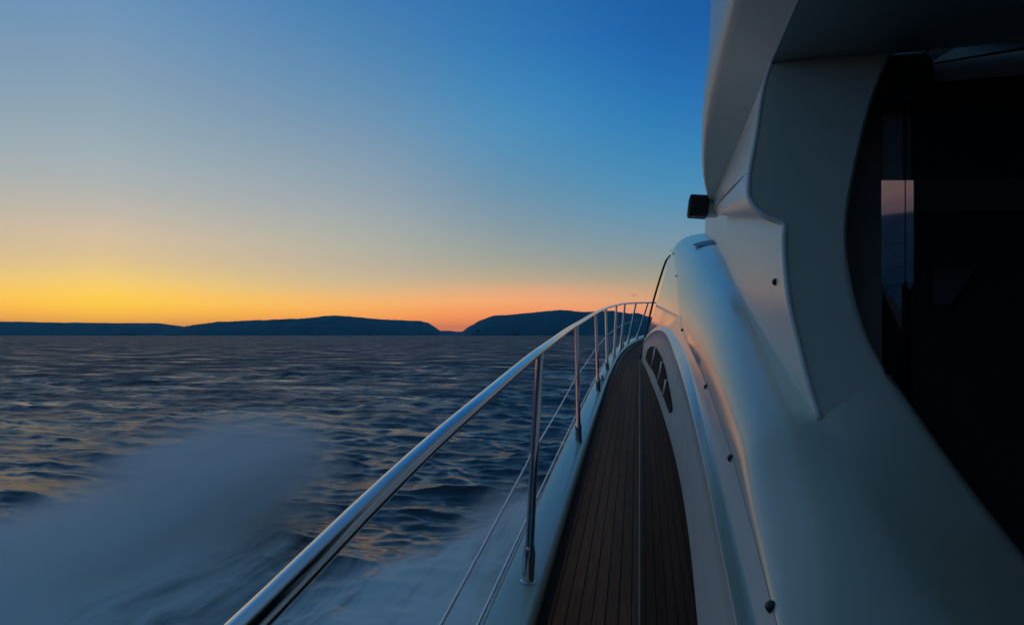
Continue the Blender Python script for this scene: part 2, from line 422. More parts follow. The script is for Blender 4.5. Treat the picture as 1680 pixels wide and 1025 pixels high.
crease = {1.0: None}
crX = pchip([1.72, 3.05, 4.64, 7.0, 10.7], [.455, .534, .647, .816, 1.08]); crZ = pchip([1.72, 3.05, 4.64, 7.0, 10.7], [-.223, .13, .485, 1.017, 1.72])
def bez(a, b, c, d, n):
    t = np.linspace(0, 1, n)[:, None]; return (1 - t) ** 3 * a + 3 * t * (1 - t) ** 2 * b + 3 * t * t * (1 - t) * c + t ** 3 * d
UPV = np.array((ST, 0, CT))
def shoulder(Y, n=18):
    k = side(Y, float(knuckle_h(Y))); c = np.array((float(crX(Y)), Y, EYE + float(crZ(Y)))); rise = c[2] - k[2]; run = c[0] - k[0]
    return bez(k, k + UPV * rise * .72, c + np.array((-.55 * run, 0, .0 * rise)), c, n)
SY = np.concatenate([np.linspace(1.72, 4.5, 26), np.linspace(4.7, 10.4, 30)])
rows = [shoulder(Y) for Y in SY]
# round the nose of the shoulder forward and down into the front of the house
for q in np.linspace(.1, 1, 10):
    base = shoulder(10.4); Yq = 10.4 + .45 * math.sin(q * math.pi / 2)
    s2 = shoulder(Yq); c = s2.copy(); drop = (1 - math.cos(q * math.pi / 2))
    c[:, 2] -= drop * .28 * np.linspace(0, 1, len(c)) ** .8
    rows.append(c)
front = rows[-1]
cs.grid(rows)


# aft end of the shoulder running into the wing beside the cockpit opening
WP, WN = np.array((0, 1.9, EYE)), np.array((0, 1.0, -.8))
def wing(px, py): return at_plane(px, py, WP, WN)
er = [(1470, 70), (1452, 100), (1425, 170), (1402, 260), (1387, 340), (1384, 400), (1393, 470), (1415, 545), (1448, 610), (1500, 690), (1560, 770), (1620, 850), (1680, 925), (1760, 1030)]
el = [(1266, 102), (1258, 125), (1249, 165), (1241, 220), (1232, 270), (1228, 300), (1229, 325), (1242, 345), (1262, 358), (1286, 367), (1286, 400), (1289, 450), (1297, 510), (1310, 565), (1326, 630), (1345, 690)]
k0 = shoulder(1.72)
def aft_row(Y, mid, end, n=18, m=16):
    k = side(Y, float(knuckle_h(Y))); mid = np.array(mid) + (0, 0, EYE); end = np.array(end) + (0, 0, EYE)
    w = min(1, max(0, (1.72 - Y) / .45)); w = w * w * (3 - 2 * w)
    h0 = mid + np.array((-.55 * (mid[0] - k[0]), 0, 0)); h1 = mid - (end - mid) * .35 + np.array((0, 0, .012))
    a = bez(k, k + UPV * (mid[2] - k[2]) * .72, h0 + (h1 - h0) * w, mid, n)
    b = mid + (end - mid) * np.linspace(0, 1, m)[1:, None]
    return np.vstack([a, b])
e0 = wing(1448, 610) - (0, 0, EYE)
ctl = [(1.72, (k0[-1] - (0, 0, EYE)), e0), (1.47, (.50, 1.53, -.315), wing(1560, 770) - (0, 0, EYE)), (1.17, (.52, 1.28, -.43), wing(1680, 925) - (0, 0, EYE)),
       (.9, (.55, 1.05, -.55), (.87, 1.40, -.62)), (.6, (.57, .8, -.67), (.93, 1.27, -.75)), (.3, (.59, .5, -.78), (.98, 1.1, -.87))]
fm = [pchip([-c[0] for c in ctl], [c[1][i] for c in ctl]) for i in range(3)]; fe = [pchip([-c[0] for c in ctl], [c[2][i] for c in ctl]) for i in range(3)]
rows = [aft_row(Y, [float(f(-Y)) for f in fm], [float(f(-Y)) for f in fe]) for Y in np.linspace(1.72, .3, 30)]
low_edge = rows[0]
wm = cs; wm.grid(rows)
# thickness at the opening edge
wm.grid([[r[-1], r[-1] + np.array((.03, .03, -.01)), r[-1] + np.array((.03, .16, -.02))] for r in rows])
# flat raked face above it
nn = 40
EL = [np.array(p) for p in [wing(*p) for p in el]]; ER = [wing(*p) for p in er[:9]]
def resample(P, n):
    P = np.asarray(P); d = np.concatenate([[0], np.cumsum(np.linalg.norm(np.diff(P, axis=0), axis=1))]); t = np.linspace(0, d[-1], n)
    return np.stack([np.interp(t, d, P[:, i]) for i in range(3)], 1)
CL, CR = resample(curve(EL[:9], 60), 30), None
CLb = resample(curve(EL[9:], 30), 14)
CL = np.vstack([CL, CLb]); nn = len(CL)
CRc = curve(ER, 120)
# pair left and right edges by height so that rows run level
zr = CRc[:, 2]; CR = np.array([[np.interp(-z, -zr, CRc[:, i]) for i in range(3)] for z in np.linspace(CRc[0, 2], CRc[-1, 2], nn)])
tl = np.array([(c[2] - CL[-1][2]) / (CL[0][2] - CL[-1][2]) for c in CL])
CR = np.array([[np.interp(-(CRc[-1, 2] + t * (CRc[0, 2] - CRc[-1, 2])), -zr, CRc[:, i]) for i in range(3)] for t in tl])
rows = [CL[i] + (CR[i] - CL[i]) * np.linspace(0, 1, 16)[:, None] for i in range(nn)]
wm.grid(rows)
# rounded return into the wall on the outer side and a return into the opening
INW = np.array((0, .6, -.0)) / .6
wm.grid([[r[-1], r[-1] + np.array((.012, .012, 0)), r[-1] + np.array((.03, .16, 0))] for r in rows])
house = wm.build('cabin_side', GEL, yacht, weld=True); sharp(house, 40)
house.data.materials.append(GEL_SHOULDER)
for pl in house.data.polygons:
    if abs(np.dot(np.array(pl.center) - P0, PN)) > 2e-4: pl.material_index = 1

# the wall of the upper house, seen behind the shoulder
aftp = CLb; far_t, far_b = np.array((1.12, 10.9, EYE + 2.6)), np.array((1.00, 10.6, EYE + .2))
rows = []
for i, p in enumerate(aftp):
    s = i / (len(aftp) - 1); q = far_t + (far_b - far_t) * s
    pr = p + np.array((.0, .004, 0))
    rows.append([pr + (q - pr) * u + np.array((-.02 * math.sin(math.pi * min(1, u * 3)) , 0, 0)) for u in np.linspace(0, 1, 24)])
wall_rows = rows
MB().grid(rows).build('house_wall', GEL_SOFT, yacht)

MB().tube(curve([np.array(p) + np.array((.002, .006, 0)) for p in CL], 90), .010, 10).build('edge_bead', GEL_SOFT, house)
# flybridge: side, underside, lip, pocket
Lp = [(1203, 0, 2.6), (1180, 90, 3.1), (1163, 170, 3.6), (1156, 230, 4.0), (1155, 280, 4.4), (1158, 310, 4.7), (1165, 333, 5.0)]
L1 = curve([at_y(*p) for p in Lp], 40)
ext = [L1[0] + np.array((0, -y, .005 * y)) for y in (6, 4, 2.5, 1.2, .5)]
L1 = np.vstack([ext, L1])
Dp = [(1310, 0, 2.4), (1286, 55, 2.62), (1265, 103, 2.85), (1240, 163, 3.25), (1213, 226, 3.85), (1188, 283, 4.4), (1166, 334, 5.0)]
D1 = curve([at_y(*p) for p in Dp], 40)
D1 = np.vstack([[D1[0] + np.array((0.02, -y, .005 * y)) for y in (6, 4, 2.5, 1.2, .5)], D1])
fb = MB()
rows = []
for a, b in zip(L1, D1):
    w = b - a; sgn = np.linalg.norm(w)
    rows.append([a + np.array((0.05, 0, 1.1)), a + np.array((.022, 0, .5)), a + np.array((.006, 0, .30)), a + np.array((-.002, 0, .26)), a + np.array((-.012, 0, .20)), a + np.array((-.016, 0, .12)),
                 a + np.array((-.014, 0, .06)), a + np.array((-.008, 0, .025)), a + np.array((.002, 0, .006)), a + w * .06, a + w * .2 - np.array((0, 0, .0)), a + w * .5, a + w * .8, b])
fb.grid(rows)
nose = L1[-1]
# front of the flybridge curving inboard
fr = []
for q in np.linspace(0, 1, 12):
    off = np.array((2.4 * q, .9 * math.sin(q * math.pi / 2), .0))
    fr.append([p + off for p in rows[-1][:9]])
fb.grid(fr)
fly = fb.build('flybridge', GEL_SOFT, yacht); sharp(fly, 45)

# pocket between flybridge and brow: an upper face that looks down and a lower face that looks up
Cp = [(1266, 102, None), (1252, 165, None), (1240, 222, None), (1231, 270, None)]
E_up = resample(curve(EL[:9], 60), 30)
def seg(a, b, n): return a + (b - a) * np.linspace(0, 1, n)[:, None]
Dv = curve([at_y(*p) for p in Dp[2:]], 24)
i_mid = 19
mid_aft = E_up[i_mid] + np.array((.10, .10, 0)); nose2 = at_y(1168, 332, 5.0)
M1 = np.array([mid_aft + (nose2 - mid_aft) * t + np.array((.05, 0, .0)) * math.sin(math.pi * t) for t in np.linspace(0, 1, 24)])
pk = MB()
pk.grid([seg(Dv[j], M1[j], 8) for j in range(24)])
low_aft = E_up[21]; nose3 = at_y(1170, 343, 5.0)
B1 = np.array([low_aft + (nose3 - low_aft) * t + np.array((-.012, 0, -.0)) * math.sin(math.pi * t) for t in np.linspace(0, 1, 24)])
pk.grid([seg(M1[j], B1[j], 8) for j in range(24)])
# side cheek from the aft edge of the wing forward to the back of the pocket
pk.grid([seg(E_up[i], mid_aft, 6) for i in range(0, 22)])
pocket = pk.build('brow_recess', GEL_SOFT, yacht); sharp(pocket, 25)
# brow lip: rounded nose and underside
lip = MB(); rows = []
prof = E_up[20:]
for t in np.linspace(0, 1, 24):
    row = []
    for i, p in enumerate(prof):
        s = i / (len(prof) - 1); tgt = at_y(1170 + 6 * s, 343 + 10 * s, 5.0)
        row.append(p + (tgt - p) * t)
    rows.append(row)
lip.grid(rows).build('brow_lip', GEL_SOFT, yacht)

# overhead lining above the opening
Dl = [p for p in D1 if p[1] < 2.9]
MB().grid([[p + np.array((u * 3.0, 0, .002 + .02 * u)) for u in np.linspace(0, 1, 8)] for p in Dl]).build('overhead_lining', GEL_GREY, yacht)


# ------------------------------------------------------------------ cockpit opening: door, blind, glass strip
def back(px, py, off): return at_plane(px, py, WP + np.array((0, off, 0)), WN)
door = bpy.data.objects.new('cabin_door', None); COL.objects.link(door); door.parent = yacht
def slab(name, poly, off, thick, mat, parent, bevel=0):
    a = [back(x, y, off) for x, y in poly]; b = [p + np.array((.0, thick, 0)) for p in a]; n = len(a)
    f = [tuple(range(n)), tuple(range(2 * n - 1, n - 1, -1))] + [(i, i + n, (i + 1) % n + n, (i + 1) % n) for i in range(n)]
    mb = MB().add(a + b, f); return mb.build(name, mat, parent, smooth=False, bevel=bevel)
slab('bulkhead_panel', [(1340, -80), (1447, -80), (1447, 760), (1340, 760)], .16, .05, DARKLINING, door)
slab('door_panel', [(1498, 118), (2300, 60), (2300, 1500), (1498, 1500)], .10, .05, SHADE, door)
slab('mullion', [(1484, 120), (1486.5, 120), (1486.5, 760), (1484, 760)], .105, .02, RUBBER, door)
slab('roller_blind', [(1447, 120), (1484, 120), (1498, 118), (1498, 299), (1486, 297), (1449, 303)], .12, .012, DARKLINING, door)
naz = R(211); nz = -.0855
GN = np.array((math.sin(naz), math.cos(naz), nz)); GN /= np.linalg.norm(GN)
gp = back(1472, 470, .13)
def gpt(x, y): return at_plane(x, y, gp, GN)
for name, xs in (('glass_pane', (1446, 1484.2)), ('glass_pane', (1486.2, 1499))):
    q = [gpt(xs[0], 296), gpt(xs[1], 296), gpt(xs[1], 780), gpt(xs[0], 780)]
    mb = MB().add(q + [p - GN * .006 for p in q], [(0, 1, 2, 3), (7, 6, 5, 4), (0, 4, 5, 1), (1, 5, 6, 2), (2, 6, 7, 3), (3, 7, 4, 0)])
    mb.build(name, MIRROR, door, smooth=False)
slab('header_beam', [(1532, 106), (1690, 80), (2300, -10), (2300, 40), (1690, 123), (1532, 135)], .06, .05, plain('header_grey', (.16, .16, .16), .5), door, .004)
slab('roof_trim', [(1532, 100), (1600, 58), (1690, 48), (2300, -40), (2300, -15), (1690, 76), (1532, 103)], .10, .05, plain('trim_blue_grey', (.18, .20, .24), .5), door)
slab('corner_speaker', [(1456, 92), (1475, 86), (1520, 86), (1531, 98), (1531, 136), (1500, 140), (1498, 166), (1462, 172), (1456, 160)], .02, .10, BLACK, door, .006)
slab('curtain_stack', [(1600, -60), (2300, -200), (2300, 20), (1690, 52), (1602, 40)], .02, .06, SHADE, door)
slab('door_rail', [(1500, 296), (2300, 280), (2300, 340), (1500, 348)], .085, .012, FAINT, door)
slab('window_reveal', [(1534, 442), (1600, 442), (1560, 500), (1534, 500)], .085, .012, FAINT, door)
a, b = back(1515, 90, .03), back(1572, 44, .03)
mb = MB().tube([a, .5 * (a + b) + np.array((0, 0, .01)), b], .006, 8); mb.box(b, (.03, .03, .03)); mb.build('strut', BLACK, door)
# dark saloon behind
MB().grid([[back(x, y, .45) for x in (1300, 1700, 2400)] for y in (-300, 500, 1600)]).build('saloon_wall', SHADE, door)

# ------------------------------------------------------------------ fittings on the cabin side
def side_poly(name, pix, off, thick, mat, parent):
    a = [on_side(x, y, off) for x, y in pix]; b = [p - PN * thick for p in a]; n = len(a)
    return MB().add(a + b, [tuple(range(n)), tuple(range(2 * n - 1, n - 1, -1))] + [(i, i + n, (i + 1) % n + n, (i + 1) % n) for i in range(n)]).build(name, mat, parent, smooth=False)
# long dark glass panel above the sill: top edge rises aft
dk = [(1051.5, 593), (1060, 609), (1069, 631), (1080, 659), (1091, 693), (1102, 731), (1111, 768), (1119, 808), (1127, 858), (1134, 913), (1146, 1028), (1158, 1150)]
top = [on_side(x, y, .004) for x, y in dk]; topc = curve(top, 60)
bot = [np.array((p[0] * 0 + .004 * ST, p[1], 0)) for p in topc]
bot = [side(p[1] if i else 11.5, .012) + PN * .004 for i, p in enumerate(topc)]
rows = [[t, t + (b - t) * .5, b, b - PN * .012] for t, b in zip(topc, bot)]
sharp(MB().grid(rows).build('side_window', GLASS, house), 20)
# sill trim along the deck
yy = np.linspace(.3, 11.55, 50)
MB().grid([[side(y, .009) + PN * .004, side(y, .007) + PN * .008, side(y, .003) + PN * .008, side(y, .0) + PN * .004, side(y, -.02) + PN * .003] for y in yy]).build('sill_trim', TRIM, house)
# dark edge along the front of the cabin side
fe_ = [on_side(x, y, .004) for x, y in ((1050.5, 588), (1061, 540), (1073, 490), (1086, 447), (1092, 430), (1099, 419))]
MB().tube(curve(fe_, 40), [.022] * 30 + list(np.linspace(.022, .010, 10)), 10).build('window_seal', RUBBER, house)
# raised moulding that arches forward and runs aft along the side: lower panel, ridge, sloping shoulder, upper panel
A_ = [(1053, 592), (1060, 606), (1069, 628), (1080, 656), (1091, 690), (1102, 728), (1111, 765), (1119, 805), (1127, 855), (1134, 910), (1145, 1025), (1158, 1150)]
B_ = [(1056, 560), (1068, 546), (1081, 541), (1092, 546), (1100, 562), (1107, 582), (1118, 614), (1130, 655), (1154, 754), (1185, 907), (1208, 1021), (1235, 1150)]
C_ = [(1058, 555), (1070, 541), (1084, 536), (1098, 540), (1111, 555), (1121, 572), (1131, 598), (1143, 645), (1168, 754), (1196, 907), (1219, 1021), (1246, 1150)]
D_ = [on_side(x, y, .0012) for x, y in ((1062, 551), (1074, 538), (1088, 533), (1102, 533))] + [side(Y, float(knuckle_h(Y)) - .001) + PN * .0012 for Y in (5.2, 4.6, 4.0, 3.4, 2.8, 2.3, 1.85, 1.45, 1.15, .92, .75)]
def rail_on(pix, off, n=70): return curve([on_side(x, y, off) for x, y in pix], n)
ra, rb0, rb, rc, rd, re = rail_on(A_, .006), rail_on(B_, .030), rail_on(B_, .040), rail_on(C_, .006), curve(D_, 70), None
rows = []
for a, b0, b, c, d in zip(ra, rb0, rb, rc, rd):
    r = list(a + (b0 - a) * np.linspace(0, .94, 7)[:, None]); r += [b + (b0 - b) * .25 - (b0 - a) * .02, b, b + (c - b) * .12]
    r += list(b + (c - b) * np.linspace(.3, 1, 5)[:, None]); r += list(c + (d - c) * np.linspace(.1, 1, 6)[:, None])
    rows.append(r)
MB().grid(rows).build('side_moulding', GEL_PANEL, house)
# slim dark leaf with pale bars: soft reflections near the bow, built as shapes
def on_panel(px, py, lift):
    xa = np.interp(py, [p[1] for p in A_], [p[0] for p in A_]); bb = [p for p in B_ if p[0] >= 1081]; xb = np.interp(py, [p[1] for p in bb], [p[0] for p in bb])
    return on_side(px, py, .006 + .024 * min(1, max(0, (px - xa) / max(xb - xa, 1))) + lift)
leaf = [(1059, 588), (1061, 577), (1067, 569), (1074, 569), (1080, 577), (1086, 592), (1091, 611), (1095, 632), (1099, 655), (1101, 672), (1098, 677), (1093, 664), (1087, 648), (1081, 634), (1076, 620), (1070, 607), (1064, 598)]
lc = curve([on_panel(x, y, .009) for x, y in leaf + leaf[:1]], 60)[:-1]; cc = np.mean(lc, 0)
mb = MB().add(list(lc) + [p - PN * .02 for p in lc] + [p + (on_panel(1084, 618, .010) - p) * .5 for p in lc] + [on_panel(1084, 618, .010)], [(i, (i + 1) % 59, 59 + (i + 1) % 59, 59 + i) for i in range(59)] + [(118 + i, 118 + (i + 1) % 59, (i + 1) % 59, i) for i in range(59)] + [(177, 118 + (i + 1) % 59, 118 + i) for i in range(59)])
lw = mb.build('bow_reflection', DARK, house, smooth=False)
for p, q in (((1068, 603), (1075, 571)), ((1079, 628), (1086, 594)), ((1088, 648), (1093, 624))):
    MB().tube([on_panel(*p, .010), on_panel((p[0] + q[0]) / 2 + 1, (p[1] + q[1]) / 2, .010), on_panel(*q, .010)], .012, 8).build('reflection_bar', GEL_PANEL, lw)
def snap(px, py, r=.0115):
    c = on_side(px, py, 0); return c, PN
for px, py in ((1110, 452), (1120, 540), (1160, 632), (1201, 748), (1268, 990)):
    c, n = snap(px, py); c = c - UPV * .006
    MB().dome(c, n, .012, .012).build('snap_button', SNAP, house)
for px, py in ((1101, 411), (1105, 416)):
    MB().dome(on_side(px, py, -.0), PN, .016, .012).build('snap_button', SNAP, house)
wp_ = wall_rows[7][4]
def on_wall(px, py):                         # nearest wall vertex to that sight line
    d = ray(px, py); d /= np.linalg.norm(d); best = None
    for r in wall_rows:
        for i in range(len(r) - 1):
            for s in np.linspace(0, 1, 12):
                p = r[i] + (r[i + 1] - r[i]) * s; v = p - ORG; dist = np.linalg.norm(v - d * np.dot(v, d))
                if best is None or dist < best[0]: best = (dist, p)
    return best[1]
MB().dome(on_wall(1269, 467), (-1, -.1, 0), .013, .013).build('snap_button', SNAP, yacht)
# oval deck light let into the shoulder
def proj(p):
    v = p - ORG; dd = -SP * v[0] + CP * v[1]; return 840 + 1000 * (CP * v[0] + SP * v[1]) / dd, 550 - 1000 * v[2] / dd
yb, bi = min(((y, q) for y in np.linspace(7, 10.2, 33) for q in range(2, 16)), key=lambda t: (proj(shoulder(t[0])[t[1]])[0] - 1161) ** 2 + (proj(shoulder(t[0])[t[1]])[1] - 399) ** 2)
#print('deck light', yb, bi, proj(shoulder(yb)[bi]))
s9 = shoulder(yb); c = s9[bi]; n = np.cross(shoulder(yb + .3)[bi] - s9[bi], s9[bi + 1] - s9[bi - 1]); n = n / np.linalg.norm(n); n = -n if n[0] > 0 else n
tv = shoulder(yb + .3)[bi] - s9[bi]; tv /= np.linalg.norm(tv); bv = np.cross(n, tv)
rows = [[c + n * (.012 * math.sin(t) - .002) + math.cos(t) * (tv * .42 * math.cos(k) + bv * .17 * math.sin(k)) for k in np.linspace(0, 2 * math.pi, 24, endpoint=False)] for t in np.linspace(0, math.pi / 2 * .97, 5)]
MB().grid(rows, close=True).build('deck_light', plain('fitting_grey', (.16, .17, .16), .4), house)

# port navigation light under the brow
nl = MB(); c = at_y(1145.5, 339.5, 4.97)
o = MB().box(c, (.150, .16, .165), Matrix.Rotation(R(6), 4, 'Y')).build('navigation_light', BLACK, yacht, bevel=.018)
MB().box(c + np.array((-.074, -.01, -.002)), (.012, .11, .115), Matrix.Rotation(R(6), 4, 'Y')).build('lens', LENS, o, bevel=.004)
lr = MB()
for q in (-.045, -.015, .015, .045): lr.box(c + np.array((.01, -.082, q)), (.105, .008, .010), Matrix.Rotation(R(6), 4, 'Y'))
lr.build('lamp_rib', BLACK, o, smooth=False)
MB().box(at_y(1169, 344, 4.99), (.10, .12, .11)).build('light_bracket', GEL_SOFT, o, bevel=.02)

# ------------------------------------------------------------------ hills
def ridge(name, prof, D, depth, seed, label, mat):
    r = np.random.default_rng(seed); px = np.array([p[0] for p in prof], float); py = np.array([p[1] for p in prof], float)
    xs = np.linspace(px[0], px[-1], 260); f = np.interp(xs, px, py)
    nz_ = np.convolve(r.normal(0, 1, 300), np.ones(7) / 7, 'same')[:260] * .5
    nz_ += np.convolve(r.normal(0, 1, 300), np.ones(3) / 3, 'same')[:260] * .22 + np.convolve(r.normal(0, 1, 300), np.ones(22) / 22, 'same')[:260] * 1.1
    rows = []
    t = np.linspace(0, 1, 26)
    gull = np.array([np.convolve(r.normal(0, 1, 320), np.ones(14) / 14, 'same')[:260] for _ in t])
    for j, s in enumerate(t):
        row = []
        for i, x in enumerate(xs):
            rx = (x - 840) / 1000; h0 = max((550.5 - f[i]) / 1000 * D + nz_[i] * D * .0011, 0)
            prof_z = math.sin(min(s / .55, 1) * math.pi / 2) ** .8 if s < .55 else math.cos((s - .55) / .45 * math.pi / 2)
            dd = D + depth * (s - .55) + gull[j, i] * depth * .05
            z = h0 * (dd / D) * prof_z * (1 + .0 * gull[j, i]) - 3 * (1 - prof_z) + (gull[j, i] * h0 * .12 if s < .5 else 0) * prof_z * (1 - prof_z) * 4
            row.append((-SP * dd + rx * CP * dd, CP * dd + rx * SP * dd, z))
        rows.append(row)
    o = MB().grid(rows).build(name, mat, None); tag(o, label, 'hill', 'structure'); return o
def hillmat():
    m = Mat('hazed_hillside'); v = m.coords()
    n1 = m.noise(v, .004, 8, .6)
    m.l(m.ramp(n1, [(.3, (.018, .13, .18)), (.55, (.025, .18, .24)), (.75, (.04, .20, .25))]), m.b.inputs['Base Color'])  # blue of the evening haze partly painted into the hill colour
    m.set(Roughness=.95, Specular_IOR_Level=.05); m.bump(m.noise(v, .02, 6), .6, 20)
    return m.m
HILL = hillmat()
ridge('hill', [(-900, 530), (-500, 520), (-250, 525), (0, 527), (40, 528), (100, 529), (180, 529.5), (230, 530), (262, 530), (285, 533), (300, 535.5), (330, 541), (380, 547), (430, 551)], 12000, 3000, 1, 'long low dark headland on the left below the yellow glow', HILL)
ridge('hill', [(255, 549), (285, 540), (300, 536), (325, 532), (360, 528), (430, 525), (500, 522), (530, 518.5), (550, 517.5), (590, 520.5), (640, 524.5), (690, 527), (704, 530), (716, 538), (726, 546), (735, 551)], 9500, 2500, 2, 'broad dark island hill with a flat crest in the middle', HILL)
ridge('hill', [(748, 551), (756, 545), (768, 537), (785, 527), (806, 519), (815, 517.5), (850, 515), (885, 511), (920, 509), (960, 511.5), (990, 510.5), (1005, 509), (1018, 512), (1032, 514.5), (1046, 513), (1060, 518), (1085, 523), (1115, 530), (1160, 538), (1260, 547), (1320, 551)], 8000, 2500, 3, 'steep dark blue island hill right of the gap, behind the bow rail', HILL)
ridge('hill', [(690, 551), (705, 544), (725, 542.5), (745, 543.5), (765, 545), (790, 551)], 16000, 3000, 4, 'faint low strip of far land in the gap between the hills', HILL)

# ------------------------------------------------------------------ sea
az = np.concatenate([np.linspace(-50, 50, 960), np.linspace(52, 308, 150)]); az = np.radians(az)     # degrees right of camera axis
inv = np.linspace(1 / 3.0, 1 / 22000., 30)
d_rings = np.concatenate([[.8, 1.5, 2.2, 2.8], EYE / np.linspace(.9, .012, 1000), np.geomspace(EYE / .0112, 26000, 60)])
A, D = np.meshgrid(az, d_rings)
ca, sa = np.cos(A), np.sin(A)
near = np.where(np.abs(A) < 1.0, D / np.maximum(ca, .3), D)       # straight rows across the view
X = -SP * near * ca + CP * near * sa; Yw = CP * near * ca + SP * near * sa
dist = np.hypot(X, Yw)
dr = np.gradient(d_rings)[:, None] * np.ones_like(A)
Z = np.zeros_like(X); DX = np.zeros_like(X); DY = np.zeros_like(X)
wave_az = R(82)
for i in range(130):
    lam = .22 * (5.5 / .22) ** (rng.random() ** 1.0)
    th = wave_az + rng.normal(0, .48)
    k = 2 * math.pi / lam; kx, ky = k * math.cos(th), k * math.sin(th)
    amp = .0070 * lam ** .92 * min(1, .45 + .55 * lam / .8) * (1.0 if lam < 1.2 else (1.2 / lam) ** .68)
    fade = np.clip((lam / (dr * 2.2) - .6) / .8, 0, 1)
    ph = kx * X + ky * Yw + rng.random() * 6.283
    Z += amp * fade * np.cos(ph); s_ = amp * fade * np.sin(ph) * .8
    DX -= s_ * math.cos(th); DY -= s_ * math.sin(th)
gust = np.ones_like(X)
for i in range(7):
    th = rng.random() * 6.283; lam = 14 * (5 ** rng.random()); gust += .16 * np.cos((math.cos(th) * X + math.sin(th) * Yw) * 6.283 / lam + rng.random() * 6.283)
Z *= gust; DX *= gust; DY *= gust
X2 = X + DX; Y2 = Yw + DY
# foam and spray thrown out by the hull: lumps laid out on the water
def bump_(cx, cy, sx, sy): return np.exp(-((X - cx) / sx) ** 2 - ((Yw - cy) / sy) ** 2)
foam = np.zeros_like(X)
for cx, cy, sx, sy, a_ in ((-6.6, 4.5, 1.5, 2.6, .75), (-6.3, 7.4, 1.3, 2.2, .75), (-6.8, 1.5, 2.2, 2.4, .7), (-8.0, 5.5, 1.1, 3.0, .35), (-7.2, 9.8, .9, 2.0, .35), (-5.0, 6.0, .9, 2.5, .35), (-8.6, 2.0, 1.2, 2.5, .4),
                           (-2.2, 7.5, .75, 2.8, .85), (-1.9, 10.5, .5, 2.2, .7), (-3.0, 5.5, .9, 2.0, .6), (-1.6, 4.0, .9, 2.5, .8), (-4.2, 3.6, 1.2, 1.6, .35), (-3.3, 6.8, .8, 1.8, .5)):
    foam = foam + a_ * bump_(cx, cy, sx, sy)
foam = np.clip(foam, 0, 1.1)
Z = Z * (1 - .55 * np.clip(foam, 0, 1)) + .18 * np.clip(foam, 0, 1) ** 1.5
n, m = X.shape
verts = np.stack([X2, Y2, Z], -1).reshape(-1, 3)
ii, jj = np.meshgrid(np.arange(n - 1), np.arange(m), indexing='ij')
j2 = (jj + 1) % m
quads = np.stack([ii * m + jj, ii * m + j2, (ii + 1) * m + j2, (ii + 1) * m + jj], -1).reshape(-1, 4)[:, ::-1]
me = bpy.data.meshes.new('sea')
me.vertices.add(len(verts)); me.vertices.foreach_set('co', verts.astype(np.float32).ravel())
me.loops.add(quads.size); me.loops.foreach_set('vertex_index', quads.astype(np.int32).ravel())
me.polygons.add(len(quads)); me.polygons.foreach_set('loop_start', np.arange(0, quads.size, 4, dtype=np.int32))
me.update(calc_edges=True); me.validate()
af = me.attributes.new('chop', 'FLOAT', 'POINT'); af.data.foreach_set('value', np.clip((dist - 6) / 70, 0, 1).astype(np.float32).ravel() ** .6)
at_ = me.attributes.new('foam', 'FLOAT', 'POINT'); at_.data.foreach_set('value', foam.astype(np.float32).ravel())
